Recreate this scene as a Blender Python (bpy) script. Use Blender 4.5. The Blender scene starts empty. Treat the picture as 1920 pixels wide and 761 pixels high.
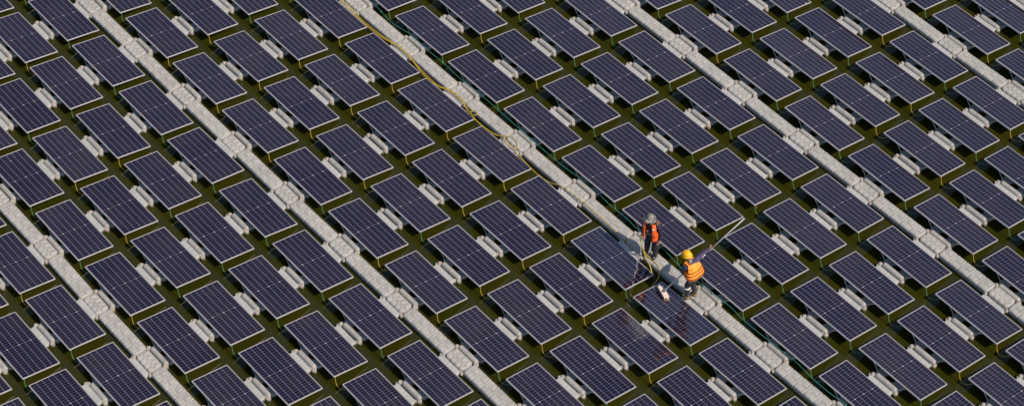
import bpy, bmesh, math, random
from mathutils import Vector, Matrix
random.seed(7)
R = math.radians
S = bpy.context.scene
COL = S.collection

# ------------------------------------------------------------------ camera
F_PX, AZ, EL, DIST, ROLL, TX, TY = 3970.22294, -0.71866, 0.851075, 54.16213, 0.0116333, -2.128642, -0.084896
cz = Vector((math.cos(EL)*math.cos(AZ), math.cos(EL)*math.sin(AZ), math.sin(EL)))
cr = Vector((-math.sin(AZ), math.cos(AZ), 0)); cu = cz.cross(cr)
r2 = math.cos(ROLL)*cr + math.sin(ROLL)*cu
u2 = -math.sin(ROLL)*cr + math.cos(ROLL)*cu
cam_loc = Vector((TX, TY, 0)) + DIST*cz
cd = bpy.data.cameras.new('camera'); cam = bpy.data.objects.new('camera', cd); COL.objects.link(cam)
cd.sensor_width = 36; cd.lens = 36*F_PX/1920; cd.clip_start = 1; cd.clip_end = 3000
M = Matrix((r2, u2, cz)).transposed().to_4x4(); M.translation = cam_loc
cam.matrix_world = M
S.camera = cam

def project(p):            # used only to count which repeats the view shows, for their labels
    d = Vector(p) - cam_loc; w = -d.dot(cz)
    return (960 + F_PX*d.dot(r2)/w, 380.5 - F_PX*d.dot(u2)/w)

# ------------------------------------------------------------------ light
SUN_EL, SUN_AZ = R(52), R(14)
w = bpy.data.worlds.new('World'); S.world = w; w.use_nodes = True
nt = w.node_tree; bg = nt.nodes['Background']
sky = nt.nodes.new('ShaderNodeTexSky'); sky.sky_type = 'NISHITA'; sky.sun_disc = False
sky.sun_elevation = SUN_EL; sky.sun_rotation = R(90) - SUN_AZ
sky.air_density = 1.0; sky.dust_density = 1.0; sky.ozone_density = 1.6
nt.links.new(sky.outputs[0], bg.inputs[0]); bg.inputs[1].default_value = 0.105
sl = bpy.data.lights.new('sun', 'SUN'); sl.energy = 4.1; sl.angle = R(0.55); sl.color = (1.0, .88, .73)
so = bpy.data.objects.new('sun', sl); COL.objects.link(so)
so.rotation_euler = Vector((math.cos(SUN_EL)*math.cos(SUN_AZ), math.cos(SUN_EL)*math.sin(SUN_AZ), math.sin(SUN_EL))).to_track_quat('Z', 'Y').to_euler()
S.view_settings.view_transform = 'Standard'; S.view_settings.look = 'None'
S.view_settings.exposure = 0.0; S.view_settings.gamma = 1.0

# ------------------------------------------------------------------ materials
def mat(name, color, rough=.5, metal=0, spec=.5):
    m = bpy.data.materials.new(name); m.use_nodes = True
    b = m.node_tree.nodes['Principled BSDF']
    b.inputs['Base Color'].default_value = (*color, 1); b.inputs['Roughness'].default_value = rough
    b.inputs['Metallic'].default_value = metal; b.inputs['Specular IOR Level'].default_value = spec
    return m
def noisy(name, c1, c2, scale=6, rough=.5, metal=0, bump=0.0, detail=4, lo=.35, hi=.65, world=False):
    m = mat(name, c1, rough, metal); t = m.node_tree; b = t.nodes['Principled BSDF']
    n = t.nodes.new('ShaderNodeTexNoise'); n.inputs['Scale'].default_value = scale; n.inputs['Detail'].default_value = detail
    if world:
        g = t.nodes.new('ShaderNodeNewGeometry'); t.links.new(g.outputs['Position'], n.inputs['Vector'])
    else:
        g = t.nodes.new('ShaderNodeTexCoord'); t.links.new(g.outputs['Object'], n.inputs['Vector'])
    r = t.nodes.new('ShaderNodeValToRGB'); r.color_ramp.elements[0].position = lo; r.color_ramp.elements[1].position = hi
    r.color_ramp.elements[0].color = (*c1, 1); r.color_ramp.elements[1].color = (*c2, 1)
    t.links.new(n.outputs['Fac'], r.inputs[0]); t.links.new(r.outputs[0], b.inputs['Base Color'])
    if bump:
        bp = t.nodes.new('ShaderNodeBump'); bp.inputs['Strength'].default_value = bump; bp.inputs['Distance'].default_value = .02
        t.links.new(n.outputs['Fac'], bp.inputs['Height']); t.links.new(bp.outputs[0], b.inputs['Normal'])
    return m
M_FLOAT = noisy('float_plastic', (.33, .322, .305), (.42, .41, .385), 3.1, .55, world=True, lo=.3, hi=.7)
M_MAIN = noisy('main_float_plastic', (.38, .385, .38), (.44, .44, .43), 2.3, .55, world=True)
def waterline(m):
    t = m.node_tree; b = t.nodes['Principled BSDF']; src = b.inputs['Base Color'].links[0].from_socket
    g = t.nodes.new('ShaderNodeNewGeometry'); sx = t.nodes.new('ShaderNodeSeparateXYZ'); t.links.new(g.outputs['Position'], sx.inputs[0])
    n = t.nodes.new('ShaderNodeTexNoise'); n.inputs['Scale'].default_value = 7; t.links.new(g.outputs['Position'], n.inputs['Vector'])
    a = t.nodes.new('ShaderNodeMath'); a.operation = 'MULTIPLY_ADD'; a.inputs[1].default_value = -.08; t.links.new(n.outputs['Fac'], a.inputs[0]); t.links.new(sx.outputs[2], a.inputs[2])
    r = t.nodes.new('ShaderNodeMapRange'); r.inputs[1].default_value = .045; r.inputs[2].default_value = -.015; t.links.new(a.outputs[0], r.inputs[0])
    k = t.nodes.new('ShaderNodeMix'); k.data_type = 'RGBA'; k.inputs[7].default_value = (.07, .075, .03, 1)
    t.links.new(r.outputs[0], k.inputs[0]); t.links.new(src, k.inputs[6])
    # grey scuffs and footprints
    n2 = t.nodes.new('ShaderNodeTexNoise'); n2.inputs['Scale'].default_value = 11; n2.inputs['Detail'].default_value = 6; n2.inputs['Roughness'].default_value = .7; t.links.new(g.outputs['Position'], n2.inputs['Vector'])
    r2_ = t.nodes.new('ShaderNodeMapRange'); r2_.inputs[1].default_value = .54; r2_.inputs[2].default_value = .74; r2_.inputs[4].default_value = .28; t.links.new(n2.outputs['Fac'], r2_.inputs[0])
    k2 = t.nodes.new('ShaderNodeMix'); k2.data_type = 'RGBA'; k2.inputs[7].default_value = (.20, .185, .15, 1)
    t.links.new(r2_.outputs[0], k2.inputs[0]); t.links.new(k.outputs[2], k2.inputs[6]); t.links.new(k2.outputs[2], b.inputs['Base Color'])
waterline(M_FLOAT); waterline(M_MAIN)
M_BOLT = noisy('bolt_plastic', (.36, .31, .26), (.52, .48, .43), 20, .45, world=True)
M_FRAME = mat('anodised_frame', (.62, .585, .58), .45, .25)
M_STRUT = mat('strut_metal', (.55, .58, .60), .4, .6)
M_BACK = mat('backsheet', (.30, .31, .31), .6)
M_YEL = mat('yellow_cable', (.55, .37, .05), .5)
M_GRN = mat('green_cable', (.09, .28, .13), .5)
M_TEAL = mat('teal_rope', (.04, .22, .19), .6)
M_HOSE = noisy('yellow_hose', (.60, .42, .025), (.44, .31, .05), 12, .4, world=True)

def math_node(t, op, a, b=None, c=None):
    n = t.nodes.new('ShaderNodeMath'); n.operation = op
    for k, v in enumerate((a, b, c)):
        if v is None: continue
        if isinstance(v, (int, float)): n.inputs[k].default_value = v
        else: t.links.new(v, n.inputs[k])
    return n.outputs[0]

PL, PW = 2.0, 1.02                   # panel length and width
def cell_material(ior=1.60, name='solar_cells', kk=1.0):
    m = mat(name, (.012, .012, .04), .12); t = m.node_tree; b = t.nodes['Principled BSDF']
    tc = t.nodes.new('ShaderNodeTexCoord'); sx = t.nodes.new('ShaderNodeSeparateXYZ'); t.links.new(tc.outputs['Object'], sx.inputs[0])
    x, y = sx.outputs[0], sx.outputs[1]
    mx, my = .030, .030
    cw = (PW-2*my)/6
    half = (PL/2-mx-.004)
    ch = half/12
    # mirrored coordinate from the centre bus
    xc = math_node(t, 'ABSOLUTE', math_node(t, 'SUBTRACT', x, PL/2))
    xs = math_node(t, 'SUBTRACT', xc, .004)
    u = math_node(t, 'DIVIDE', xs, ch); v = math_node(t, 'DIVIDE', math_node(t, 'SUBTRACT', y, my), cw)
    def line(q, period, width):      # distance to the nearest line, in metres
        f = math_node(t, 'FRACT', q)
        d = math_node(t, 'MINIMUM', f, math_node(t, 'SUBTRACT', 1.0, f))
        return math_node(t, 'LESS_THAN', math_node(t, 'MULTIPLY', d, period), width/2)
    short = line(u, ch, .0062); long_ = line(v, cw, .0075)
    ctr = math_node(t, 'LESS_THAN', xc, .0040)
    # pale solder tabs on the centre bus at three of the column lines
    v3 = math_node(t, 'SUBTRACT', math_node(t, 'FRACT', math_node(t, 'DIVIDE', math_node(t, 'SUBTRACT', y, my), cw*2)), .5)
    tab = math_node(t, 'MULTIPLY', math_node(t, 'LESS_THAN', math_node(t, 'ABSOLUTE', v3), .07), math_node(t, 'LESS_THAN', xc, .010))
    # each cell its own faint tint
    comb = t.nodes.new('ShaderNodeCombineXYZ')
    t.links.new(math_node(t, 'FLOOR', math_node(t, 'ADD', math_node(t, 'MULTIPLY', u, math_node(t, 'SIGN', math_node(t, 'SUBTRACT', x, PL/2))), 40)), comb.inputs[0])
    t.links.new(math_node(t, 'FLOOR', v), comb.inputs[1])
    oi = t.nodes.new('ShaderNodeObjectInfo')
    t.links.new(math_node(t, 'MULTIPLY', oi.outputs['Random'], 91.7), comb.inputs[2])
    wn = t.nodes.new('ShaderNodeTexWhiteNoise'); wn.noise_dimensions = '3D'; t.links.new(comb.outputs[0], wn.inputs['Vector'])
    ramp = t.nodes.new('ShaderNodeValToRGB'); e = ramp.color_ramp.elements
    e[0].position = 0; e[0].color = (.0024, .0027, .0155, 1); e[1].position = 1; e[1].color = (.0095, .0045, .0125, 1)
    k = e.new(.5); k.color = (.0050, .0036, .0195, 1)
    t.links.new(wn.outputs['Value'], ramp.inputs[0])
    def mix(fac, a, c):
        n = t.nodes.new('ShaderNodeMix'); n.data_type = 'RGBA'
        if isinstance(fac, (int, float)): n.inputs[0].default_value = fac
        else: t.links.new(fac, n.inputs[0])
        if isinstance(a, tuple): n.inputs[6].default_value = a
        else: t.links.new(a, n.inputs[6])
        if isinstance(c, tuple): n.inputs[7].default_value = c
        else: t.links.new(c, n.inputs[7])
        return n.outputs[2]
    bc = t.nodes.new('ShaderNodeBrightContrast'); t.links.new(ramp.outputs[0], bc.inputs[0])
    t.links.new(math_node(t, 'MULTIPLY', math_node(t, 'SUBTRACT', oi.outputs['Random'], .5), .006), bc.inputs[1])
    c = bc.outputs[0]
    c = mix(short, c, (.135, .105, .165, 1))
    c = mix(long_, c, (.27, .25, .27, 1))
    c = mix(ctr, c, (.12, .10, .14, 1))
    c = mix(tab, c, (.50, .45, .44, 1))
    # thin film of dust and a few droppings
    g = t.nodes.new('ShaderNodeNewGeometry')
    n1 = t.nodes.new('ShaderNodeTexNoise'); n1.inputs['Scale'].default_value = 1.1; n1.inputs['Detail'].default_value = 5
    t.links.new(g.outputs['Position'], n1.inputs['Vector'])
    mr = t.nodes.new('ShaderNodeMapRange'); mr.inputs[1].default_value = .35; mr.inputs[2].default_value = .75; mr.inputs[3].default_value = .004; mr.inputs[4].default_value = .030
    t.links.new(n1.outputs['Fac'], mr.inputs[0])
    c = mix(mr.outputs[0], c, (.36, .30, .26, 1))
    vo = t.nodes.new('ShaderNodeTexVoronoi'); vo.inputs['Scale'].default_value = 2.1; t.links.new(g.outputs['Position'], vo.inputs['Vector'])
    sp = t.nodes.new('ShaderNodeSeparateColor'); t.links.new(vo.outputs['Color'], sp.inputs[0])
    dots = math_node(t, 'MULTIPLY', math_node(t, 'LESS_THAN', vo.outputs['Distance'], math_node(t, 'MULTIPLY', sp.outputs[1], .045)), math_node(t, 'LESS_THAN', sp.outputs[0], .10))
    c = mix(dots, c, (.6, .57, .5, 1))
    t.links.new(c, b.inputs['Base Color'])
    b.inputs['Roughness'].default_value = .045; b.inputs['IOR'].default_value = ior
    return m
M_CELL = cell_material(); M_CELL_WET = cell_material(2.0, 'wet_solar_cells')

def water_material():
    m = mat('pond_water', (.036, .033, .0022), .05); t = m.node_tree; b = t.nodes['Principled BSDF']
    b.inputs['IOR'].default_value = 1.45
    g = t.nodes.new('ShaderNodeNewGeometry')
    def noise(scale, detail, rough=.5, dist=0):
        n = t.nodes.new('ShaderNodeTexNoise'); n.inputs['Scale'].default_value = scale; n.inputs['Detail'].default_value = detail
        n.inputs['Roughness'].default_value = rough; n.inputs['Distortion'].default_value = dist
        t.links.new(g.outputs['Position'], n.inputs['Vector']); return n.outputs['Fac']
    big = noise(.35, 3)
    r = t.nodes.new('ShaderNodeValToRGB'); r.color_ramp.elements[0].position = .3; r.color_ramp.elements[1].position = .7
    r.color_ramp.elements[0].color = (.0225, .0250, .0022, 1); r.color_ramp.elements[1].color = (.031, .0305, .0034, 1)
    t.links.new(big, r.inputs[0]); t.links.new(r.outputs[0], b.inputs['Base Color'])
    h = math_node(t, 'ADD', math_node(t, 'MULTIPLY', noise(1.6, 3, .5, .6), 1.0), math_node(t, 'MULTIPLY', noise(9, 2), .10))
    bp = t.nodes.new('ShaderNodeBump'); bp.inputs['Strength'].default_value = .25; bp.inputs['Distance'].default_value = .012
    t.links.new(h, bp.inputs['Height']); t.links.new(bp.outputs[0], b.inputs['Normal'])
    return m
M_WATER = water_material()

# ------------------------------------------------------------------ helpers
def me_obj(name, bm, material, parent=None, smooth=False, loc=None):
    me = bpy.data.meshes.new(name)
    bmesh.ops.recalc_face_normals(bm, faces=bm.faces)
    bm.to_mesh(me); bm.free()
    if smooth:
        for p in me.polygons: p.use_smooth = True
    for m in (material if isinstance(material, (list, tuple)) else [material]): me.materials.append(m)
    o = bpy.data.objects.new(name, me); COL.objects.link(o)
    if parent: o.parent = parent
    if loc: o.location = loc
    return o
def tag(o, label=None, cat=None, group=None, kind=None):
    if label: o['label'] = label
    if cat: o['category'] = cat
    if group: o['group'] = group
    if kind: o['kind'] = kind
    return o
def empty(name, loc=(0, 0, 0), rz=0):
    o = bpy.data.objects.new(name, None); o.empty_display_size = .1; COL.objects.link(o)
    o.location = loc; o.rotation_euler = (0, 0, rz); return o
def add_box(bm, lo, hi, mtx=None):
    r = bmesh.ops.create_cube(bm, size=1)
    c = [(a+b)/2 for a, b in zip(lo, hi)]; s = [b-a for a, b in zip(lo, hi)]
    for v in r['verts']:
        v.co = Vector((c[0]+v.co.x*s[0], c[1]+v.co.y*s[1], c[2]+v.co.z*s[2]))
        if mtx: v.co = mtx @ v.co
    return r['verts']
def smooth_path(pts, n=6):
    P = [Vector(p) for p in pts]; out = []
    for i in range(len(P)-1):
        a = P[max(i-1, 0)]; b = P[i]; c = P[i+1]; d = P[min(i+2, len(P)-1)]
        for k in range(n):
            t = k/n
            out.append(.5*((2*b)+(c-a)*t+(2*a-5*b+4*c-d)*t*t+(3*b-a-3*c+d)*t**3))
    out.append(P[-1]); return out
def add_tube(bm, pts, rad, seg=8, cap=True):
    P = [Vector(p) for p in pts]; rings = []
    rads = rad if isinstance(rad, (list, tuple)) else [rad]*len(P)
    prev = None
    for i, p in enumerate(P):
        d = (P[min(i+1, len(P)-1)]-P[max(i-1, 0)])
        if d.length < 1e-9: d = Vector((0, 0, 1))
        d.normalize()
        if prev is None: a = d.orthogonal().normalized()
        else: a = (prev - d*prev.dot(d)).normalized()
        prev = a; b = d.cross(a)
        rings.append([bm.verts.new(p+rads[i]*(math.cos(2*math.pi*k/seg)*a+math.sin(2*math.pi*k/seg)*b)) for k in range(seg)])
    for r0, r1 in zip(rings, rings[1:]):
        for k in range(seg): bm.faces.new((r0[k], r0[(k+1) % seg], r1[(k+1) % seg], r1[k]))
    if cap: bm.faces.new(rings[0][::-1]); bm.faces.new(rings[-1])
def copy_tree(o, parent=None):
    c = o.copy(); COL.objects.link(c)
    if parent: c.parent = parent
    for ch in list(o.children):
        copy_tree(ch, c)
    return c

# ------------------------------------------------------------------ array layout
PX, PY, WY, SHX, SHW = 2.29446, 1.329024, .375678, .035895, .010147
CX = [0.0113, 0.0561, -0.0007, -0.1689, 0.0355, -0.0242, -0.3025, 0.097, -0.1767, 0.0227]
CY = [0.0073, 0.0203, 0.0431, -0.0191, -0.0467, -0.018, -0.0601, -0.069, -0.0557, -0.0599]
def warp(i, j):
    i /= 8; j /= 8
    g = [1, i, j, i*i, i*j, j*j, i**3, i*i*j, i*j*j, j**3]
    return sum(a*b for a, b in zip(CX, g)), sum(a*b for a, b in zip(CY, g))
def place(i, j, lx=0.0, ly=0.0):       # where a spot of the floating array has drifted to
    nw = math.floor((j-1)/4)+1
    dx, dy = warp(i+(lx-1)/PX, j+(ly-.5)/1.42)
    return Vector((i*PX+SHX*j+SHW*nw+lx+dx, j*PY+WY*nw+ly+dy, 0))
TILT = R(12); ZLOW = .13; ZHIGH = ZLOW+PW*math.sin(TILT)

# ------------------------------------------------------------------ water
bm = bmesh.new()
for x in range(-1, 1):
    for y in range(-1, 1):
        a = 600
        vs = [bm.verts.new((x*a, y*a, 0)), bm.verts.new(((x+1)*a, y*a, 0)), bm.verts.new(((x+1)*a, (y+1)*a, 0)), bm.verts.new((x*a, (y+1)*a, 0))]
        bm.faces.new(vs)
bmesh.ops.remove_doubles(bm, verts=bm.verts, dist=.01)
tag(me_obj('water', bm, M_WATER), kind='structure')

# ------------------------------------------------------------------ float shapes
def sstep(e0, e1, x):
    t = min(1, max(0, (x-e0)/(e1-e0))); return t*t*(3-2*t)
def boxf(a, b, a0, a1, b0, b1, e=.006):
    return sstep(a0-e, a0+e, a)*(1-sstep(a1-e, a1+e, a))*sstep(b0-e, b0+e, b)*(1-sstep(b1-e, b1+e, b))
def deck_mesh(L, W, nmod, ztop, mirror=False):
    """blow-moulded walkway float: ribbed edges, raised pads and slots, chamfered corners"""
    bm = bmesh.new(); nx = int(L/.008); ny = 52; m = L/nmod; g = []
    for ix in range(nx+1):
        x = -L/2 + L*ix/nx; row = []
        ex = L/2-abs(x)
        cc = .055                                           # chamfer at the four corners
        hw0 = W/2 - max(0, cc-ex)*.9
        a = ((x+L/2) % m)/m
        rib = min(a, 1-a)*m                                 # distance to a rib groove
        hw = hw0 - .014*math.exp(-(rib/.014)**2)
        for iy in range(ny+1):
            b = -1+2*iy/ny
            b = math.copysign(abs(b)**.85, b)
            y = b*hw
            d = min(hw-abs(y), ex); r = .05
            z = ztop
            if d < r: z -= (r-math.sqrt(max(0, r*r-(r-d)**2)))*.9
            am = a*m; bb = (-y if mirror else y)
            # raised pad towards one edge, C-shaped pad towards the other, slot in between
            q = m/.31
            z += .006*boxf(am, bb, .03*q, .20*q, -W*.44, -W*.10)
            z -= .030*boxf(am, bb, .07*q, .26*q, -.034, -.010, .005)
            z += .006*boxf(am, bb, .10*q, .22*q, W*.12, W*.34)
            z -= .028*boxf(am, bb, .225*q, .25*q, W*.05, W*.36, .006)
            z -= .016*boxf(am, bb, .10*q, .25*q, W*.36, W*.40, .005)
            z -= .020*math.exp(-(rib/.010)**2)*sstep(W*.20, W*.30, abs(bb))
            z -= .006*math.exp(-(rib/.010)**2)
            row.append(bm.verts.new((x, y, z)))
        g.append(row)
    for ix in range(nx):
        for iy in range(ny): bm.faces.new((g[ix][iy], g[ix+1][iy], g[ix+1][iy+1], g[ix][iy+1]))
    loop = [g[i][0] for i in range(nx+1)]+[g[nx][i] for i in range(1, ny+1)]+[g[i][ny] for i in range(nx-1, -1, -1)]+[g[0][i] for i in range(ny-1, 0, -1)]
    prev = loop
    for zz, sc in ((.05, 1.0), (-.10, .985)):
        cur = [bm.verts.new((v.co.x*sc, v.co.y*sc, zz)) for v in loop]
        n = len(loop)
        for k in range(n): bm.faces.new((prev[k], prev[(k+1) % n], cur[(k+1) % n], cur[k]))
        prev = cur
    return bm
def capsule(bm, x0, x1, y0, y1, z0, ztop, pad=True, nx=46, ny=14):
    """half-round moulded ridge along x"""
    L = x1-x0; W = y1-y0; g = []
    for ix in range(nx+1):
        u = ix/nx; x = x0+L*u; ex = min(x-x0, x1-x); row = []
        k = 1 if ex > .07 else math.sqrt(max(0, 1-((.07-ex)/.07)**2))
        k = .25+.75*k
        for iy in range(ny+1):
            t = math.pi*iy/ny
            y = (y0+y1)/2 - W/2*k*math.cos(t)
            zz = z0+(ztop-z0)*(k**.5)*(math.sin(t)**.38 if math.sin(t) > 1e-6 else 0)
            if pad:
                a = abs(x-(x0+x1)/2)
                zz += (.006 if a < .06 else 0)*math.sin(t) - .008*math.exp(-((a-.065)/.006)**2)*math.sin(t)
            row.append(bm.verts.new((x, y, zz)))
        g.append(row)
    for ix in range(nx):
        for iy in range(ny): bm.faces.new((g[ix][iy], g[ix+1][iy], g[ix+1][iy+1], g[ix][iy+1]))
    bm.faces.new(g[0][::-1]); bm.faces.new(g[-1])
def bolt_bm(r=.04, h=.035):
    bm = bmesh.new()
    prof = [(r*1.25, -.05), (r*1.25, .004), (r*.9, .008), (r*.9, h*.6), (r*.7, h), (r*.38, h), (r*.36, h*.45), (0, h*.45)]
    n = 12; rings = []
    for rr, z in prof:
        if rr == 0: rings.append([bm.verts.new((0, 0, z))]); continue
        rings.append([bm.verts.new((rr*(1+.10*(k % 3 == 0))*math.cos(2*math.pi*k/n), rr*(1+.10*(k % 3 == 0))*math.sin(2*math.pi*k/n), z)) for k in range(n)])
    for a, b in zip(rings, rings[1:]):
        for k in range(n):
            if len(b) == 1: bm.faces.new((a[k], a[(k+1) % n], b[0]))
            else: bm.faces.new((a[k], a[(k+1) % n], b[(k+1) % n], b[k]))
    return bm
def make_main_float(parent):
    x0, x1 = .62, 1.40; y0, y1 = -.03, 1.150
    bm = bmesh.new(); nx, ny = 44, 60; g = []
    hx, hy, hr = 1.01, .095, .100
    for ix in range(nx+1):
        row = []
        for iy in range(ny+1):
            y = y0+(y1-y0)*iy/ny
            # narrower towards the lip, corners rounded
            e = max(0, .06-(y1-y)); e2 = max(0, .05-(y-y0))
            hw = (x1-x0)/2 - .03*sstep(.3, 1.0, y) - e*.8 - e2*.5
            xm = (x0+x1)/2
            u = -1+2*ix/nx; x = xm+u*hw
            z = .105
            d = min(hw-abs(x-xm), y-y0+.02, y1-y)
            r = .03
            if d < r: z -= (r-math.sqrt(max(0, r*r-(r-d)**2)))
            rr = math.hypot((x-hx)/1.15, y-hy)
            z -= .22*(1-sstep(hr-.012, hr+.012, rr))
            z += .012*(1-sstep(.012, .022, abs(rr-hr-.035)))*.6
            # moulded ribs under the module
            z -= .012*math.exp(-((y-.32)/.012)**2)
            if y > 1.0:
                z += .016*math.sin(math.pi*min(1, max(0, (y-.99)/.17)))**.5
                z -= .012*math.exp(-((abs(x-xm)-.06)/.008)**2)
            row.append(bm.verts.new((x, y, z)))
        g.append(row)
    for ix in range(nx):
        for iy in range(ny): bm.faces.new((g[ix][iy], g[ix+1][iy], g[ix+1][iy+1], g[ix][iy+1]))
    loop = [g[i][0] for i in range(nx+1)]+[g[nx][i] for i in range(1, ny+1)]+[g[i][ny] for i in range(nx-1, -1, -1)]+[g[0][i] for i in range(ny-1, 0, -1)]
    cur = [bm.verts.new((v.co.x, v.co.y, -.1)) for v in loop]; n = len(loop)
    for k in range(n): bm.faces.new((loop[k], loop[(k+1) % n], cur[(k+1) % n], cur[k]))
    fo = me_obj('main_float', bm, M_MAIN, parent, True)
    bm = bmesh.new(); capsule(bm, .690, 1.370, -.165, -.012, -.05, .172)
    me_obj('float_ridge', bm, M_FLOAT, fo, True)
    # lugs at the ridge ends that take the pins
    for x, y, r1, h in ((.655, -.135, .052, .10), (1.385, -.135, .052, .10), (.66, 1.13, .044, .09), (1.34, 1.13, .044, .09)):
        bm = bmesh.new(); r = bmesh.ops.create_cone(bm, cap_ends=True, segments=14, radius1=r1+.003, radius2=r1, depth=h)
        for v in r['verts']: v.co += Vector((x, y, h*.5+.01))
        me_obj('pin_lug', bm, M_FLOAT, fo)
    return fo
def tilt_mtx():
    # panel frame: local x along the panel, y down the slope from the high edge
    return Matrix.Translation((0, 0, ZHIGH)) @ Matrix.Rotation(-TILT, 4, 'X')
TM = tilt_mtx()
bolt_src = None
def make_panel_unit():
    root = empty('solar_panel')
    make_main_float(root)
    T = .035; fw = .015
    bm = bmesh.new()
    add_box(bm, (0, 0, -T), (PL, fw, 0)); add_box(bm, (0, PW-fw, -T), (PL, PW, 0))
    add_box(bm, (0, fw, -T), (fw, PW-fw, 0)); add_box(bm, (PL-fw, fw, -T), (PL, PW-fw, 0))
    bmesh.ops.bevel(bm, geom=bm.edges[:], offset=.0025, segments=1, affect='EDGES')
    fr = me_obj('panel_frame', bm, M_FRAME, root); fr.matrix_local = TM
    bm = bmesh.new(); add_box(bm, (fw, fw, -.008), (PL-fw, PW-fw, -.003))
    gl = me_obj('cell_glass', bm, M_CELL, root); gl.matrix_local = TM
    bm = bmesh.new(); add_box(bm, (fw, fw, -.012), (PL-fw, PW-fw, -.0085))
    for xx in (.33, 1.0, 1.67): add_box(bm, (xx-.04, .2, -.028), (xx+.04, .28, -.0125))
    bs = me_obj('backsheet', bm, M_BACK, root); bs.matrix_local = TM
    for a, b in (((.66, .02, .10), (.47, .02, ZHIGH-.04)), ((1.36, .02, .10), (1.57, .02, ZHIGH-.04))):
        bm = bmesh.new(); add_tube(bm, [a, b], .011, 6)
        r = bmesh.ops.create_cube(bm, size=.045)
        for v in r['verts']: v.co = Vector((v.co.x, v.co.y, v.co.z*.4)) + Vector(a)
        me_obj('strut', bm, M_STRUT, root)
    # pins
    for x in (.655, 1.385):
        b = bpy.data.objects.new('connector_pin', BOLT); COL.objects.link(b); b.parent = root; b.location = (x, -.150, .115)
    b = bpy.data.objects.new('connector_pin', BOLT); COL.objects.link(b); b.parent = root; b.location = (1.345, 1.135, .095); b.scale = (.8, .8, .8)
    # cable from the high corner towards the next panel
    pts = smooth_path([(1.90, .06, .29), (1.985, .045, .275), (2.02, .02, .20), (2.09, .0, .11), (2.20, .01, .07), (2.31, .07, .10), (2.40, .14, .22)], 5)
    bm = bmesh.new(); add_tube(bm, pts, .0068, 6)
    me_obj('cable', bm, M_GRN, root, True)
    return root
bb = me_obj('connector_pin', bolt_bm(), M_BOLT, smooth=False); BOLT = bb.data; bpy.data.objects.remove(bb)
proto = make_panel_unit()
cable_green = [c for c in proto.children if c.name.startswith('cable')][0].data
cable_yel = cable_green.copy(); cable_yel.materials[0] = M_YEL; cable_yel.name = 'cable_yellow'

# cables that look yellow in the photograph, and those known to look green
YEL = {(-7,-5),(-5,-5),(-6,-3),(-5,-3),(-5,-1),(-4,-1),(-3,-1),(-2,-1),(-5,0),(-4,0),(-3,0),(-2,0),(-1,0),(-4,-2),(-3,-2),(-5,-2),(-4,-3),(-5,-3),
       (-4,2),(-3,2),(-2,5),(-3,6),(0,6),(0,7),(0,9),(-4,-8),(-3,-7),(-4,-6),(-2,-3),(-1,-3),(-1,-2),(0,-2),(-1,-5),(2,5),(3,4),(3,3),(1,6),(0,-1),(1,-1),(1,8),(-6,-2)}
GRN = {(-6,-5),(-6,-4),(-5,-4),(-4,-5),(-4,-4),(-4,1),(-3,1),(-2,1),(-1,1),(-2,2),(-1,2),(-1,3),(-2,3),(-1,4),(-2,4),(-3,3),(-3,4),(-1,5),(0,5),(-1,6),(-1,7),
       (1,5),(1,7),(-2,-4),(-2,-5),(-1,-4),(-2,-2),(-3,-8),(-2,-7),(-3,-6),(-3,-5),(-2,-6),(1,0),(0,0),(1,1),(1,2),(2,4),(2,3),(2,2),(2,1),(0,2),(0,3),(0,4)}
ORD = ['zeroth', 'first', 'second', 'third', 'fourth', 'fifth', 'sixth', 'seventh', 'eighth', 'ninth', 'tenth', 'eleventh', 'twelfth']
def row_phrase(j):
    if j >= 9: return '%s row right of the rightmost walkway' % ORD[j-8]
    if j >= 5: return '%s row right of the fourth walkway' % ORD[j-4]
    if j >= 1: return "%s row right of the workers' walkway" % ORD[j]
    if j >= -3: return "%s row left of the workers' walkway" % ORD[1-j]
    if j >= -7: return '%s row left of the second walkway' % ORD[-3-j]
    return '%s row left of the leftmost walkway' % ORD[-7-j]
def clip_area(poly, W=1920, H=761):
    def clip(P, f, inter):
        out = []
        for k in range(len(P)):
            a, b = P[k-1], P[k]
            if f(b):
                if not f(a): out.append(inter(a, b))
                out.append(b)
            elif f(a): out.append(inter(a, b))
        return out
    def mk(ax, v, s):
        f = lambda p: s*(p[ax]-v) >= 0
        def inter(a, b):
            t = (v-a[ax])/(b[ax]-a[ax]); return (a[0]+t*(b[0]-a[0]), a[1]+t*(b[1]-a[1]))
        return f, inter
    P = list(poly)
    for ax, v, s in ((0, 0, 1), (0, W, -1), (1, 0, 1), (1, H, -1)):
        f, it = mk(ax, v, s); P = clip(P, f, it)
        if len(P) < 3: return 0
    return abs(sum(P[k-1][0]*P[k][1]-P[k][0]*P[k-1][1] for k in range(len(P))))/2
def near_view(p, m):
    x, y = project(p); return -m < x < 1920+m and -m < y < 761+m

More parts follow.
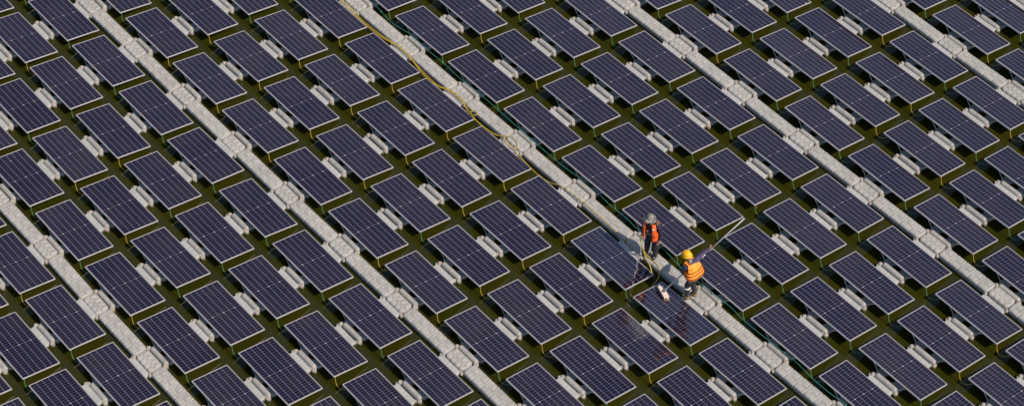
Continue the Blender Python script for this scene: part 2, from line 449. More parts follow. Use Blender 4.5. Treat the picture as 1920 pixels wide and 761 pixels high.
SPECIAL = {
 (0, 0): "solar panel beside the worker in the camouflage hat, hose water jet falling across it",
 (1, 0): "solar panel being scrubbed with the long-handled brush by the worker in the yellow helmet",
 (1, -1): "solar panel splashed with white water just below the brushed panel",
}
panels = []
for j in range(-12, 13):
    for i in range(-14, 12):
        c = place(i, j, 1, .5)
        if near_view(c, 100): panels.append((i, j))
vis = {}
for i, j in panels:
    cs = [project(place(i, j, a, b)+Vector((0, 0, z))) for a, b, z in ((0, 0, ZHIGH), (PL, 0, ZHIGH), (PL, 1, ZLOW), (0, 1, ZLOW))]
    if clip_area(cs) > 25: vis.setdefault(j, []).append(i)
first = True
for i, j in panels:
    o = proto if first else copy_tree(proto)
    first = False
    p = place(i, j); q = place(i, j, 2, 0)
    ang = math.atan2(q.y-p.y, q.x-p.x)
    rnd = random.Random(i*101+j*977)
    o.location = p + Vector((0, 0, rnd.uniform(-.006, .006)))
    rx, ry = rnd.gauss(0, R(.55)), rnd.gauss(0, R(.30))
    if (i, j) == (0, 0): ry = R(1.7); o.location.z += .035
    if (i, j) == (1, 0): ry = -R(1.1); o.location.z -= .03
    o.rotation_euler = (rx, ry, ang + rnd.gauss(0, R(.25)))
    if (i, j) in ((0, 0), (1, 0)):
        for ch in o.children:
            if ch.name.startswith('cell_glass'):
                ch.data = ch.data.copy(); ch.data.materials[0] = M_CELL_WET; ch['label'] = 'wet, shiny cell glass'
    yel = (i, j) in YEL or ((i, j) not in GRN and rnd.random() < .1)
    for ch in o.children:
        if ch.name.startswith('cable'):
            ch.data = cable_yel if yel else cable_green
            ch['label'] = 'thin yellow cable' if yel else 'thin green cable'
    pre = 'yellow-cabled solar panel' if (i, j) in YEL else ('green-cabled solar panel' if (i, j) in GRN else 'solar panel')
    if (i, j) in SPECIAL: lab = SPECIAL[(i, j)]
    elif j in vis and i in vis[j]:
        k = vis[j].index(i)+1
        lab = '%s, %s from the top in the %s' % (pre, ORD[k], row_phrase(j))
        lab = lab.replace('first from the top', 'topmost')
    else:
        vj = vis.get(j, [])
        if vj and i < vj[0]: lab = 'solar panel %s past the top end of the %s' % (ORD[vj[0]-i], row_phrase(j))
        elif vj: lab = 'solar panel %s past the bottom end of the %s' % (ORD[i-vj[-1]], row_phrase(j))
        else: lab = 'solar panel in corner row %s past the picture edge, %s down' % (ORD[abs(j)-8] if j > 0 else ORD[abs(j)-8]+' left', ORD[abs(i)+1])
    tag(o, lab, 'solar panel', 'floating solar panels in rows')

# ------------------------------------------------------------------ walkways
def lug_bm():
    bm = bmesh.new()
    for x in (-1, 1):
        for y in (-1, 1):
            r = bmesh.ops.create_cone(bm, cap_ends=True, segments=12, radius1=.045, radius2=.04, depth=.08)
            for v in r['verts']: v.co += Vector((x*.335, y*.165, .10))
    return bm
def make_long():
    root = empty('walkway_float')
    me_obj('deck', deck_mesh(1.60, .385, 5, .180), M_FLOAT, root, True)
    for x in (-.815, .815):
        bm = bmesh.new(); add_box(bm, (x-.035, -.10, .03), (x+.035, .10, .125))
        bmesh.ops.bevel(bm, geom=bm.edges[:], offset=.012, segments=2, affect='EDGES')
        me_obj('end_lug', bm, M_FLOAT, root)
    return root
def make_short():
    root = empty('walkway_block')
    me_obj('deck', deck_mesh(.63, .375, 4, .178), M_FLOAT, root, True)
    for x in (-1, 1):
        for y in (-1, 1):
            b = bpy.data.objects.new('connector_pin', BOLT); COL.objects.link(b); b.parent = root
            b.location = (x*.345, y*.205, .125); b.scale = (.85, .85, 1.0)
    return root
LONG, SHORT = make_long(), make_short()
WALKS = {-7: 'leftmost walkway', -3: 'second walkway from the left', 1: "workers' walkway", 5: 'fourth walkway from the left', 9: 'rightmost walkway'}
fl = fs = True
items = []
for jr in (-11, -7, -3, 1, 5, 9, 13):
    nl = ns = 0
    for i in range(-14, 12):
        for kind, xa, xb in (('s', .70, 1.345), ('l', 1.385, 2.96)):
            ra, rb = place(i, jr, xa, -.375), place(i, jr, xb, -.375)
            # between the two rows of panels it joins
            c = (ra+rb)/2
            if not near_view(c, 75): continue
            a = [project(place(i, jr, xx, yy)+Vector((0, 0, .17))) for xx, yy in ((xa, -.56), (xb, -.56), (xb, -.19), (xa, -.19))]
            seen = clip_area(a) > 30 and jr in WALKS
            if kind == 's':
                o = SHORT if fs else copy_tree(SHORT); fs = False
                if seen: ns += 1
                n = ns; nm = 'short grey walkway float, %s from the top on the %s'; g = 'short walkway floats between panel pairs'
            else:
                o = LONG if fl else copy_tree(LONG); fl = False
                if seen: nl += 1
                n = nl; nm = 'long ribbed grey walkway float, %s from the top on the %s'; g = 'long walkway floats'
            o.location = c + Vector((0, 0, random.uniform(-.006, .006)))
            o.rotation_euler = (random.gauss(0, R(.5)), random.gauss(0, R(.3)), math.atan2(rb.y-ra.y, rb.x-ra.x)+random.gauss(0, R(.4)))
            if seen: lab = (nm % (ORD[n], WALKS[jr])).replace('first from the top', 'topmost')
            else: lab = '%s walkway float past the end of %s, %s side, %s out' % ('short' if kind == 's' else 'long', WALKS.get(jr, 'outermost walkway'), 'upper' if project(c)[1] < 380 else 'lower', ORD[abs(i)])
            tag(o, lab, 'walkway float', g)

# ------------------------------------------------------------------ rope and hoses
TEAL = [(-10.219, 1.687), (-9.651, 1.615), (-9.066, 1.571), (-8.433, 1.671), (-7.709, 1.646), (-7.034, 1.653), (-6.328, 1.627), (-5.585, 1.657), (-4.754, 1.649), (-3.322, 1.627), (-2.524, 1.62), (-2.021, 1.636), (-1.557, 1.682), (-0.985, 1.719), (-0.439, 1.659), (0.177, 1.674), (0.752, 1.648), (1.389, 1.703), (1.893, 1.661), (2.416, 1.595), (2.918, 1.617), (3.416, 1.638), (3.966, 1.675), (4.524, 1.628), (5.22, 1.651), (5.838, 1.676), (6.269, 1.691), (6.849, 1.639), (7.367, 1.645), (7.853, 1.68), (9.2, 1.66), (10.5, 1.64)]
bm = bmesh.new(); add_tube(bm, smooth_path([(x, y, .20) for x, y in TEAL], 5), .0078, 8)
for k in range(1, 30, 4):
    x, y = TEAL[k]; r = bmesh.ops.create_uvsphere(bm, u_segments=8, v_segments=6, radius=.026)
    for v in r['verts']: v.co += Vector((x, y, .2))
tag(me_obj('mooring_rope', bm, M_TEAL, smooth=True), "long teal rope stretched along the right side of the workers' walkway", 'rope')
HOSE = [(-12.2, 1.10), (-11.4, 1.08), (-10.744, 1.066), (-10.323, 1.067), (-9.953, 1.012), (-9.385, 1.031), (-8.909, 1.028), (-8.518, 1.088), (-8.193, 1.153), (-7.774, 1.094), (-7.459, 1.072), (-6.921, 1.004), (-6.466, 1.001), (-6.167, 1.123), (-5.876, 1.16), (-5.512, 1.133), (-5.196, 1.053), (-4.834, 0.986), (-4.537, 1.003), (-4.232, 1.031), (-3.996, 1.077), (-3.867, 1.131), (-3.247, 1.057), (-2.6, 0.953), (-2.213, 0.98), (-1.842, 1.019), (-1.617, 1.185), (-0.925, 1.196), (-0.497, 1.206), (-0.003, 1.19), (0.427, 1.156), (0.861, 1.187), (1.309, 1.13), (1.605, 1.222), (1.855, 1.224), (2.069, 1.131), (2.184, 0.951), (2.189, 0.747)]
HOSE = [(x, (HOSE[max(k-1, 0)][1]+2*y+HOSE[min(k+1, len(HOSE)-1)][1])/4 if x < 1.5 else y) for k, (x, y) in enumerate(HOSE)]
def hz(y): return .205 if y > 1.10 else .205-min(.07, (1.10-y)*.9)
bm = bmesh.new()
pts = [(x, y, hz(y)) for x, y in HOSE]; pts[-1] = (2.19, .75, .02); pts[-2] = (2.184, .95, .12)
add_tube(bm, smooth_path(pts, 5), .0085, 8)
h1 = me_obj('yellow_hose', bm, M_HOSE, smooth=True)
tag(h1, "long yellow hose running down the workers' walkway past the feet of the hatted person", 'hose')
def loop_pts(c, a, b, ang, n, z, t0=0, turns=1):
    out = []
    for k in range(n+1):
        t = t0+2*math.pi*turns*k/n; x, y = a*math.cos(t), b*math.sin(t)
        out.append((c[0]+x*math.cos(ang)-y*math.sin(ang), c[1]+x*math.sin(ang)+y*math.cos(ang), z+.012*math.sin(t*.5)+.02))
    return out
# second hose: leaves the first beside the small loop
bm = bmesh.new(); rr = random.Random(3)
p2 = [(x+rr.uniform(-.03, .03), y+.022+rr.uniform(-.012, .022), hz(y)+.010) for x, y in HOSE if x < -5.2]
p2 += loop_pts((-5.03, 1.08), .09, .075, .2, 12, .19, math.pi*.9, 1.1)
p2 += [(-5.15, .95, .12), (-5.22, .9, .02)]
add_tube(bm, smooth_path(p2, 4), .008, 8)
tag(me_obj('yellow_hose', bm, M_HOSE, smooth=True), "second yellow hose on the upper part of the workers' walkway, ending in a small loop", 'hose')
bm = bmesh.new()
p3 = [(x+rr.uniform(-.03, .03), y-.022+rr.uniform(-.018, .012), hz(y)+.003) for x, y in HOSE if x < -3.95]
p3 += loop_pts((-3.62, 1.15), .26, .13, -.1, 18, .19, math.pi, 1.45)
p3 += [(-3.2, 1.02, .19), (-2.85, 1.0, .15), (-2.6, .99, .13)]
add_tube(bm, smooth_path(p3, 4), .008, 8)
tag(me_obj('yellow_hose', bm, M_HOSE, smooth=True), "third yellow hose curling in one wide oval loop on the workers' walkway", 'hose')

# ------------------------------------------------------------------ people
def skin_mesh(verts, edges, radii, sub=1, root=0):
    me = bpy.data.meshes.new('tmp'); me.from_pydata([tuple(v) for v in verts], edges, [])
    o = bpy.data.objects.new('tmp', me); COL.objects.link(o)
    sm = o.modifiers.new('s', 'SKIN'); sm.branch_smoothing = .5; sm.use_smooth_shade = True
    for k, sv in enumerate(me.skin_vertices[0].data):
        r = radii[k]; sv.radius = r if isinstance(r, tuple) else (r, r); sv.use_root = (k == root)
    if sub:
        ss = o.modifiers.new('u', 'SUBSURF'); ss.levels = sub; ss.render_levels = sub
    dg = bpy.context.evaluated_depsgraph_get(); dg.update()
    out = bpy.data.meshes.new_from_object(o.evaluated_get(dg))
    bpy.data.objects.remove(o); bpy.data.meshes.remove(me)
    bm = bmesh.new(); bm.from_mesh(out); bpy.data.meshes.remove(out); return bm
def join_bm(dst, src):
    tmp = bpy.data.meshes.new('j'); src.to_mesh(tmp); src.free(); dst.from_mesh(tmp); bpy.data.meshes.remove(tmp)
def chain_bm(pts, radii, sub=1):
    return skin_mesh(pts, [(k, k+1) for k in range(len(pts)-1)], radii, sub)
def hand_bm(wrist, fwd, palm_n, side, curl=.9, s=1.0):
    """palm plus five separate curled fingers; side = direction of the thumb"""
    f = Vector(fwd).normalized(); n = Vector(palm_n); n = (n-f*n.dot(f)).normalized(); t = f.cross(n).normalized()
    if t.dot(Vector(side)) < 0: t = -t
    w0 = Vector(wrist)
    bm = chain_bm([w0-f*.02*s, w0+f*.03*s, w0+f*.075*s], [(.024*s, .020*s), (.036*s, .018*s), (.036*s, .016*s)], 1)
    for k, (off, ln) in enumerate(((.030, .070), (.011, .080), (-.009, .074), (-.028, .058))):
        p = w0+f*.070*s+t*off*s; pts = [p-f*.02*s, p]; d = f.copy()
        for seg in (.42, .32, .26):
            d = (Matrix.Rotation(curl*.9, 3, f.cross(n)) @ d).normalized() if True else d
            p = p+d*ln*seg*s; pts.append(p)
        join_bm(bm, chain_bm(pts, [.010*s, .0095*s, .009*s, .0085*s, .0075*s], 1))
    p = w0+f*.02*s+t*.024*s; d1 = (f*.6+t*.8).normalized(); d2 = (f*.9+t*.1+n*.5).normalized()
    join_bm(bm, chain_bm([p, p+d1*.035*s, p+d1*.035*s+d2*.03*s, p+d1*.035*s+d2*.055*s], [.013*s, .012*s, .0105*s, .009*s], 1))
    return bm
def head_bm(c, fwd, up, s=1.0):
    """head with brow, nose, mouth, chin and ears; height .23 s"""
    f = Vector(fwd).normalized(); u = Vector(up).normalized(); u = (u-f*u.dot(f)).normalized(); l = u.cross(f)
    bm = bmesh.new(); r = bmesh.ops.create_uvsphere(bm, u_segments=24, v_segments=20, radius=1)
    for v in r['verts']:
        x, y, z = v.co   # x forward
        w_ = .075*(1-.18*max(0, -z)); dd = .098*(1-.08*max(0, -z)); hh = .118
        px, py, pz = x*dd, y*w_, z*hh
        if x > 0:
            px += .020*math.exp(-((y/.16)**2))*math.exp(-(((z+.12)/.16)**2))      # nose
            px -= .008*math.exp(-(((abs(y)-.38)/.16)**2))*math.exp(-(((z-.06)/.12)**2))  # eye sockets
            px += .007*math.exp(-((y/.35)**2))*math.exp(-(((z+.46)/.07)**2))     # lips
            px -= .005*math.exp(-((y/.35)**2))*math.exp(-(((z+.56)/.05)**2))
            px += .010*math.exp(-((y/.3)**2))*math.exp(-(((z+.80)/.15)**2))      # chin
        v.co = Vector(c)+(f*px+l*py+u*pz)*s
    for sg in (-1, 1):
        e = bmesh.ops.create_uvsphere(bm, u_segments=8, v_segments=6, radius=1)
        for v in e['verts']:
            v.co = Vector(c)+(f*(-.008+v.co.x*.020)+l*(sg*.074+v.co.y*.009)+u*(-.005+v.co.z*.032))*s
    return bm
M_SKIN = mat('skin', (.36, .19, .12), .5)
M_NAVY = noisy('navy_cloth', (.016, .015, .034), (.030, .026, .055), 14, .85, world=True)
M_PURP = noisy('purple_navy_sleeve', (.050, .036, .10), (.11, .10, .17), 22, .8, world=True, lo=.45, hi=.7)
M_DARK = noisy('charcoal_trousers', (.028, .026, .030), (.05, .047, .05), 14, .85, world=True)
M_GREYT = noisy('grey_boot_rubber', (.035, .045, .048), (.065, .078, .078), 10, .5, world=True)
M_BOOT = mat('black_rubber', (.030, .036, .034), .35)
M_SHOE = noisy('tan_shoe', (.36, .21, .05), (.22, .13, .04), 20, .7, world=True)
M_ORA = noisy('orange_vest', (.95, .16, .02), (.90, .11, .012), 9, .65, world=True)
M_ORY = noisy('amber_vest', (.94, .40, .035), (.93, .26, .028), 7, .65, world=True)
M_STRIPE = mat('dark_red_strap', (.22, .012, .006), .7)
M_REFL = mat('reflective_tape', (.72, .72, .70), .35)
M_HELM = mat('yellow_helmet', (.86, .46, .01), .3)
M_CAMO = noisy('camouflage_cloth', (.07, .075, .06), (.34, .32, .30), 30, .85, world=True, lo=.42, hi=.56)
M_EYE = mat('eye_dark', (.02, .015, .012), .3)
M_WHITE = mat('white_plastic', (.72, .70, .66), .5)

def framed(base, fwd):
    F = Vector((fwd[0], fwd[1], 0)).normalized(); L = Vector((-F.y, F.x, 0))     # L is the person's left
    B = Vector(base)
    return (lambda s, f, z: B + L*s + F*f + Vector((0, 0, z))), F, L

def build_body(name, P, F, L, J, label):
    """J maps joint -> (side, forward, height)"""
    root = empty(name, P(0, 0, 0)); root_inv = -P(0, 0, 0)
    def part(nm, bm, m, parent=root, smooth=True):
        bmesh.ops.translate(bm, verts=bm.verts, vec=root_inv)
        o = me_obj(nm, bm, m, parent, smooth); return o
    q = {k: P(*v) for k, v in J.items() if k[0] != '_'}
    vs = [q['pelvis'], q['belly'], q['chest'], q['neck'], q['head_base']]
    ed = [(0, 1), (1, 2), (2, 3), (3, 4)]; rad = [(.12, .085), (.10, .075), (.125, .085), (.05, .05), (.048, .052)]
    def limb(start, names, rr):
        prev = start
        for n, r in zip(names, rr):
            vs.append(q[n]); rad.append(r); ed.append((prev, len(vs)-1)); prev = len(vs)-1
        return prev
    for s in ('l', 'r'):
        limb(2, [s+'sho', s+'elb', s+'wri'], [.058, .042, .028])
        limb(0, [s+'hip', s+'kne', s+'ank', s+'toe'], [.085, .055, .034, .018])
    body = skin_mesh(vs, ed, rad, 1)
    join_bm(body, head_bm(q['head'], J['_face'], J['_up']))
    for s in ('l', 'r'):
        hd = J['_hand_'+s]
        join_bm(body, hand_bm(q[s+'wri']+(q[s+'wri']-q[s+'elb']).normalized()*.03, hd[0], hd[1], hd[2], .9, 1.0))
    b = part('body', body, M_SKIN)
    return root, part, q, b

def sleeve(q, s, r=(.072, .058, .045)):
    return [q[s+'sho'], q[s+'elb'], q[s+'wri']], list(r)
def torso_shirt(q, grow=0.0, ak=1.0):
    vs = [q['pelvis'], q['belly'], q['chest'], q['neck'].lerp(q['chest'], .35)]
    ed = [(0, 1), (1, 2), (2, 3)]; rad = [(.155+grow, .125+grow), (.145+grow, .12+grow), (.165+grow, .125+grow), (.085, .08)]
    for s in ('l', 'r'):
        k = len(vs); vs += [q[s+'sho'], q[s+'elb'], q[s+'wri']]; rad += [.080*ak, .060*ak, .044*ak]; ed += [(2, k), (k, k+1), (k+1, k+2)]
    return skin_mesh(vs, ed, rad, 1)
def trousers(q, k2=1.0):
    vs = [q['pelvis']+Vector((0, 0, .05)), q['pelvis']-Vector((0, 0, .03))]; ed = [(0, 1)]; rad = [(.16, .13), (.16, .135)]
    for s in ('l', 'r'):
        k = len(vs); vs += [q[s+'hip'], q[s+'kne'], q[s+'kne'].lerp(q[s+'ank'], .8)]; rad += [.105*k2, .078*k2, .062*k2]; ed += [(1, k), (k, k+1), (k+1, k+2)]
    return skin_mesh(vs, ed, rad, 1)
def boot(q, s, top=.55, r0=.066, r1=.052, rt=.042):
    a = q[s+'kne'].lerp(q[s+'ank'], 1-top); an = q[s+'ank']; to = q[s+'toe']
    heel = an-(to-an)*.25; heel.z = to.z
    vs = [a, an+Vector((0, 0, .02)), Vector((an.x, an.y, to.z+.012)), to, heel]
    return skin_mesh(vs, [(0, 1), (1, 2), (2, 3), (2, 4)], [r0, r1, .045, rt, .036], 1)

def vest_bm(q, F, L, top, bottom, w_top, w_bot, depth, front_gap=None, thick=.03, lean=Vector((0, 0, 0)), seg=28, armhole=True):
    """shell around the torso from bottom to top; front_gap opens the front"""
    bm = bmesh.new(); rows = 14; ring = []
    inner = []
    def pt(u, a, off):
        c = bottom.lerp(top, u)
        w = w_bot+(w_top-w_bot)*u; d = depth*(1-.15*u)
        if u > .86: w *= 1-.25*(u-.86)/.14; d *= 1-.45*(u-.86)/.14
        ca, sa = math.cos(a), math.sin(a)
        ca = math.copysign(abs(ca)**.75, ca); sa = math.copysign(abs(sa)**.75, sa)
        puff = .012*math.sin(u*math.pi*4)**2
        return c+L*(sa*(w+off+puff))+F*(ca*(d+off+puff))
    lo = front_gap if front_gap else 0
    a0, a1 = lo, 2*math.pi-lo
    outer = [[bm.verts.new(pt(r/rows, a0+(a1-a0)*k/seg, thick)) for k in range(seg+1)] for r in range(rows+1)]
    inn = [[bm.verts.new(pt(r/rows, a0+(a1-a0)*k/seg, 0)) for k in range(seg+1)] for r in range(rows+1)]
    for r in range(rows):
        for k in range(seg):
            a = a0+(a1-a0)*(k+.5)/seg
            if armhole and r/rows > .55 and abs(math.sin(a)) > .93: continue
            bm.faces.new((outer[r][k], outer[r][k+1], outer[r+1][k+1], outer[r+1][k]))
            bm.faces.new((inn[r][k+1], inn[r][k], inn[r+1][k], inn[r+1][k+1]))
    for k in range(seg):
        bm.faces.new((inn[0][k], inn[0][k+1], outer[0][k+1], outer[0][k]))
        bm.faces.new((outer[rows][k], outer[rows][k+1], inn[rows][k+1], inn[rows][k]))
    if front_gap:
        for k in (0, seg):
            for r in range(rows): bm.faces.new((inn[r][k], inn[r+1][k], outer[r+1][k], outer[r][k]))
    return bm, pt
def band_bm(pt, u, h, a0, a1, off, seg=24):
    bm = bmesh.new(); A = []
    for k in range(seg+1):
        a = a0+(a1-a0)*k/seg
        A.append([bm.verts.new(pt(u-h, a, off-.004)), bm.verts.new(pt(u-h, a, off+.006)), bm.verts.new(pt(u+h, a, off+.006)), bm.verts.new(pt(u+h, a, off-.004))])
    for a, b in zip(A, A[1:]):
        for k in range(4): bm.faces.new((a[k], a[(k+1) % 4], b[(k+1) % 4], b[k]))
    bm.faces.new(A[0]); bm.faces.new(A[-1][::-1]); return bm
def eyes(part, c, f, u):
    f = Vector(f).normalized(); u = Vector(u); u = (u-f*u.dot(f)).normalized(); l = u.cross(f)
    for s in (-1, 1):
        bm = bmesh.new(); r = bmesh.ops.create_uvsphere(bm, u_segments=10, v_segments=8, radius=.0105)
        for v in r['verts']: v.co += c+f*.083+l*s*.029+u*.008
        part('eye', bm, M_EYE)

# ---- worker holding the hose, camouflage hat
P, F1, L1 = framed((1.54, 1.325, .185), (.28, -.96))
up = Vector((0, 0, 1)); face = (F1*.93-up*.36)
J = dict(pelvis=(-.02, -.02, .80), belly=(-.03, .0, .94), chest=(-.045, .0, 1.12), neck=(-.065, .02, 1.25), head_base=(-.075, .035, 1.31), head=(-.085, .05, 1.375),
         lsho=(.145, .0, 1.18), lelb=(.235, .0, .96), lwri=(.245, .08, .78), rsho=(-.225, .0, 1.20), relb=(-.275, .0, .97), rwri=(-.235, .12, .80),
         lhip=(.085, -.02, .74), lkne=(.115, .03, .42), lank=(.125, .0, .075), ltoe=(.135, .15, .035),
         rhip=(-.085, -.02, .74), rkne=(-.115, .02, .42), rank=(-.125, -.02, .075), rtoe=(-.15, .12, .035),
         _face=face, _up=up, _hand_l=(F1*.3-up, -L1, F1), _hand_r=(F1*.7-up*.7, L1, up))
w1, part, q, body1 = build_body('person', P, F1, L1, J, '')
tag(w1, 'person in camouflage sun hat, open orange vest and black boots, holding the hose wand', 'person')
eyes(part, q['head'], face, up)
part('shirt', torso_shirt(q, -.012, .82), M_NAVY)
part('trousers', trousers(q, 1.16), M_NAVY)
for s in ('l', 'r'):
    part('boot', boot(q, s, .70, .088, .074, .062), M_BOOT)
vb, vpt = vest_bm(q, F1, L1, P(-.06, .01, 1.255), P(-.02, .02, .74), .165, .190, .155, front_gap=.42, thick=.022)
vest = part('vest', vb, M_ORA)
for a0, a1 in ((.42, .95), (2*math.pi-.95, 2*math.pi-.42)):
    for u in (.28, .42): part('vest_strap', band_bm(vpt, u, .022, a0, a1, .024, 6), M_STRIPE, vest) if a0 < 2 else None
    part('reflective_patch', band_bm(vpt, .80, .05, a0+.05, a1-.05, .024, 6), M_REFL, vest)
for sgn in (-1, 1):     # reflective shoulder strip
    pp = smooth_path([P(sgn*.11-.05, .12, 1.19), P(sgn*.13-.05, .03, 1.268), P(sgn*.13-.05, -.09, 1.22)], 4)
    bm = bmesh.new(); add_tube(bm, pp, .012, 6); part('vest_strap', bm, M_ORA, vest)
# wide-brimmed hat with a neck cloth
bm = bmesh.new(); n = 28; hc = q['head']+up*.035-F1*.005
prof = [(0, .098), (.045, .095), (.078, .082), (.094, .05), (.100, .012), (.120, -.002), (.150, -.018), (.176, -.036), (.172, -.042), (.142, -.026), (.108, -.010), (.09, .0)]
rings = []
for rr_, z in prof:
    ring = []
    for k in range(n):
        t = 2*math.pi*k/n; wob = .90+(.06*math.sin(3*t+.6)+.04*math.sin(5*t) if rr_ > .12 else .02*math.sin(4*t))
        ring.append(bm.verts.new(hc+L1*(rr_*wob*math.cos(t))+F1*(rr_*wob*1.08*math.sin(t))+up*(z+(.012*math.sin(2*t) if rr_ > .15 else 0))))
    rings.append(ring)
for a, b in zip(rings, rings[1:]):
    for k in range(n): bm.faces.new((a[k], a[(k+1) % n], b[(k+1) % n], b[k]))
bmesh.ops.remove_doubles(bm, verts=bm.verts, dist=.0008)
hat = part('sun_hat', bm, M_CAMO)
bm = bmesh.new(); G = []
for r in range(6):
    row = []
    for k in range(17):
        t = math.pi+math.pi*(k/16)+0.0
        rad = .10+.022*r+.008*math.sin(6*t+r); row.append(bm.verts.new(q['head']+L1*(rad*1.15*math.cos(t))+F1*(rad*math.sin(t))+up*(.04-.042*r)))
    G.append(row)
for a, b in zip(G, G[1:]):
    for k in range(16): bm.faces.new((a[k], a[k+1], b[k+1], b[k]))
r = bmesh.ops.solidify(bm, geom=bm.faces[:], thickness=.006)
part('neck_cloth', bm, M_CAMO, hat)

# ---- worker with the brush, yellow helmet
P, F2, L2 = framed((3.17, 1.16, .185), (-1, 0.0))
up2 = (F2*.32+up).normalized(); face2 = (F2*.80+L2*.25-up*.55)
J = dict(pelvis=(-.02, .0, .80), belly=(-.03, .05, .93), chest=(-.04, .13, 1.09), neck=(-.02, .21, 1.23), head_base=(.0, .245, 1.28), head=(.01, .275, 1.345),
         lsho=(.13, .16, 1.13), lelb=(.17, .20, .90), lwri=(.065, .305, .72), rsho=(-.20, .13, 1.18), relb=(-.40, .14, 1.25), rwri=(-.555, .095, 1.335),
         lhip=(.065, .0, .74), lkne=(.085, .11, .42), lank=(.10, .02, .08), ltoe=(.13, .16, .035),
         rhip=(-.10, .0, .74), rkne=(-.075, .08, .42), rank=(-.10, -.03, .08), rtoe=(-.09, .12, .035),
         _face=face2, _up=up2, _hand_l=(F2*.5-L2*.5-up*.5, -L2, up), _hand_r=(-L2*.9+up*.2, -up+F2*.2, F2))
w2, part, q, body2 = build_body('person', P, F2, L2, J, '')
tag(w2, 'person leaning forward in yellow helmet and amber life vest, pushing the long brush', 'person')
eyes(part, q['head'], face2, up2)
part('shirt', torso_shirt(q, -.01), M_PURP)
part('trousers', trousers(q), M_DARK)
for s in ('l', 'r'):
    part('boot', chain_bm([q[s+'kne'].lerp(q[s+'ank'], .45), q[s+'kne'].lerp(q[s+'ank'], .8), q[s+'ank']+Vector((0, 0, .02))], [.072, .064, .05], 1), M_GREYT)
    an, to = q[s+'ank'], q[s+'toe']; d = (to-an); d.z = 0; d.normalize()
    hb = skin_mesh([an-d*.05+Vector((0, 0, -.035)), an+d*.05+Vector((0, 0, -.03)), to+Vector((0, 0, 0))], [(0, 1), (1, 2)], [(.058, .055), (.062, .058), (.058, .045)], 1)
    part('shoe', hb, M_SHOE)
    kp = q[s+'kne'].lerp(q[s+'ank'], .18); kd = (q[s+'ank']-q[s+'kne']).normalized()
    if s == 'l':
        bm = bmesh.new(); add_tube(bm, [kp-kd*.022, kp+kd*.022], .080, 16); part('reflective_band', bm, M_REFL)
tp, bt = P(-.03, .165, 1.20), P(-.04, .01, .84)
vb, vpt = vest_bm(q, F2, L2, tp, bt, (.150), .225, .115, thick=.040, armhole=True)
vest = part('life_vest', vb, M_ORY)
for u in (.14, .34, .54):
    part('vest_strap', band_bm(vpt, u, .022, .15, 2*math.pi-.15, .047, 36), M_STRIPE, vest)
# helmet with peak
bm = bmesh.new(); hc = q['head']; f = Vector(face2).normalized()*.55+F2*.5; f = (f-up2*f.dot(up2)).normalized(); l = up2.cross(f); n = 24
prof = [(0, .140), (.045, .135), (.082, .115), (.105, .08), (.117, .04), (.121, .005), (.131, -.003), (.129, -.010), (.112, -.006), (.108, .02)]
rings = []
for rr_, z in prof:
    ring = []
    for k in range(n):
        t = 2*math.pi*k/n; c_, s_ = math.cos(t), math.sin(t)
        ex = .05*max(0, s_)**3 if z < 0 and rr_ > .12 else 0
        rg = .004*(1 if abs(c_) < .25 and z > .03 else 0)
        ring.append(bm.verts.new(hc+l*(rr_*c_*.95)+f*(rr_*s_*1.12+ex)+up2*(z+.015+rg-ex*.3)))
    rings.append(ring)
for a, b in zip(rings, rings[1:]):
    for k in range(n): bm.faces.new((a[k], a[(k+1) % n], b[(k+1) % n], b[k]))
bmesh.ops.remove_doubles(bm, verts=bm.verts, dist=.0008)
part('helmet', bm, M_HELM)
bm = chain_bm([q['neck']-up*.03, q['neck'].lerp(q['head'], .45)], [.085, .078], 1)
part('neck_scarf', bm, M_CAMO)

# ------------------------------------------------------------------ brush
B0 = Vector((2.65, .70, .262)); B1 = B0+Vector((.80, 1.80, 2.2))*.975; d = (B1-B0).normalized()
br = empty('cleaning_brush', B0)
tag(br, 'long-handled cleaning brush with a silver pole and pale head resting on a wet panel', 'brush')
bm = bmesh.new(); add_tube(bm, [Vector((0, 0, .05)), (B1-B0)*.52], .021, 10); me_obj('pole', bm, mat('pole_silver', (.66, .68, .70), .32, .55), br, True)
bm = bmesh.new(); add_tube(bm, [(B1-B0)*.47, (B1-B0)], .0145, 10); add_tube(bm, [(B1-B0)*.465, (B1-B0)*.495], .027, 10)
me_obj('pole_extension', bm, mat('pole_pale', (.50, .52, .54), .5, .2), br, True)
ax = Vector((.477, -.163, 0)).normalized(); ay = Vector((-ax.y, ax.x, 0)); HM = Matrix((ax, ay, Vector((0, 0, 1)))).transposed().to_4x4() @ Matrix.Rotation(-R(10), 4, 'X')
bm = bmesh.new(); add_box(bm, (-.25, -.07, -.005), (.25, .07, .03)); bmesh.ops.bevel(bm, geom=[e for e in bm.edges if abs(e.verts[0].co.z-e.verts[1].co.z) > .02], offset=.055, segments=4, affect='EDGES')
bmesh.ops.transform(bm, matrix=HM, verts=bm.verts); hd = me_obj('brush_head', bm, noisy('brush_head', (.78, .66, .58), (.62, .50, .42), 14, .6, world=True), br)
bm = bmesh.new(); rr = random.Random(2)
for k in range(420):
    x, y = rr.uniform(-.235, .235), rr.uniform(-.06, .06)
    a = HM @ Vector((x, y, -.003)); b = HM @ Vector((x*1.06+rr.uniform(-.01, .01), y*1.35+rr.uniform(-.01, .01), -.052))
    add_tube(bm, [a, b], .004, 4)
me_obj('bristles', bm, noisy('bristles', (.50, .34, .20), (.30, .19, .11), 20, .8, world=True), hd)
bm = bmesh.new(); add_tube(bm, [HM @ Vector((0, -.045, .03)), Vector((0, 0, .07)), HM @ Vector((0, .045, .03))], .016, 8)
add_tube(bm, [Vector((0, 0, .035)), (B1-B0)*.045], .028, 10); me_obj('bracket', bm, mat('bracket_grey', (.12, .13, .15), .5), hd, True)

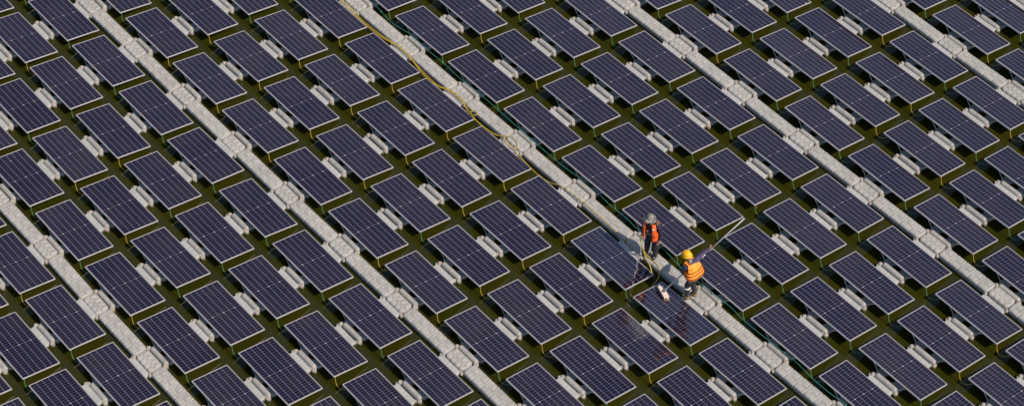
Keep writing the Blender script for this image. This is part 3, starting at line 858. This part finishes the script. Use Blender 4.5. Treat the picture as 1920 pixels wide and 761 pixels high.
# ------------------------------------------------------------------ spray wand, its hose and the water
H1 = Vector((1.375, 1.09, .86)); NZ = Vector((1.52, .975, .50))
wd = empty('hose_wand', H1)
tag(wd, 'thin spray wand hanging from the hand of the person in the camouflage hat', 'hose wand')
bm = bmesh.new(); add_tube(bm, [(H1-H1)+(H1-NZ)*.15, (NZ-H1)], .011, 8); me_obj('lance', bm, mat('lance_grey', (.55, .55, .50), .4), wd, True)
bm = bmesh.new(); add_tube(bm, [(H1-NZ)*.12, (NZ-H1)*.22], .019, 8); me_obj('grip', bm, mat('grip_green', (.30, .50, .12), .5), wd, True)
bm = bmesh.new(); add_tube(bm, [(NZ-H1)*.95, (NZ-H1)*1.06], [.016, .022], 8); me_obj('nozzle', bm, mat('nozzle_grey', (.45, .47, .48), .4), wd, True)
bm = bmesh.new()
add_tube(bm, smooth_path([tuple(H1), (1.43, 1.09, .62), (1.50, 1.12, .40), (1.62, 1.10, .27), (1.78, 1.06, .215), (1.90, 1.02, .10), (1.95, .98, .0)], 6), .014, 8)
add_tube(bm, smooth_path([(1.43, 1.09, .62), (1.48, 1.15, .40), (1.60, 1.22, .23), (1.74, 1.24, .215)], 6), .0105, 8)
tag(me_obj('yellow_hose', bm, M_HOSE, smooth=True), "short yellow hose dropping from the hand of the person in the camouflage hat", 'hose')
M_DROP = mat('spray_water', (.80, .80, .78), .1); bd = M_DROP.node_tree.nodes['Principled BSDF']; bd.inputs['Transmission Weight'].default_value = .45
rr = random.Random(11); bm = bmesh.new()
land = Vector((2.50, -.36, .26)); N = 150
def drop(bm, p, r):
    k = bmesh.ops.create_icosphere(bm, subdivisions=1, radius=r); sx = rr.uniform(.7, 1.6)
    for v in k['verts']: v.co = Vector((v.co.x*sx, v.co.y*rr.uniform(.8, 1.1), v.co.z))+p
jet = [NZ.lerp(land, t)+Vector((0, 0, .20*4*t*(1-t)))+Vector((.02*math.sin(t*23), .02*math.sin(t*17), .02*math.sin(t*31))) for t in [k/40 for k in range(41)]]
for a, b in ((0, 13), (14, 21), (23, 27)):
    add_tube(bm, jet[a:b+1], [.0050+.002*math.sin(k*1.7) for k in range(b-a+1)], 6)
for k in range(N):
    t = rr.random()**.7; p = jet[int(t*40)]; s_ = .008+.03*t
    drop(bm, p+Vector([rr.gauss(0, s_) for _ in range(3)]), rr.uniform(.002, .0055))
tag(me_obj('water_jet', bm, M_DROP, smooth=True), 'thin broken jet of white water falling from the hose wand onto the panels', 'water jet')
bm = bmesh.new()
for k in range(1500):
    t = rr.random()
    x = 2.62+.68*t+rr.gauss(0, .09); y = -.42-.10*t+rr.gauss(0, .035+.14*t)
    ly = y-(-PY+.03); z = ZHIGH-math.tan(TILT)*ly+.005
    if not (.05 < ly < .97): continue
    drop(bm, Vector((x, y, z+abs(rr.gauss(0, .006)))), rr.uniform(.0012, .0032)*(.6+.9*t))
tag(me_obj('water_splash', bm, M_DROP, smooth=True), 'patch of white splashed droplets on the panel below the brushed one', 'water splash')

# ------------------------------------------------------------------ leaves on the water
for (x, y), lab in (((2.03, 4.59), 'small orange leaf floating on the water right of the brush pole tip'), ((-6.77, -1.44), 'small brown leaf floating on the water in the upper middle')):
    bm = bmesh.new(); vs = []
    for k in range(10):
        t = 2*math.pi*k/10; vs.append(bm.verts.new((.035*math.cos(t), .018*math.sin(t)*(1-.3*math.cos(t)), .004+.004*math.cos(t)**2)))
    bm.faces.new(vs); bmesh.ops.solidify(bm, geom=bm.faces[:], thickness=.0015)
    o = me_obj('floating_leaf', bm, mat('leaf', (.42, .20, .05), .6)); o.location = (x, y, .004); o.rotation_euler.z = x
    tag(o, lab, 'leaf')
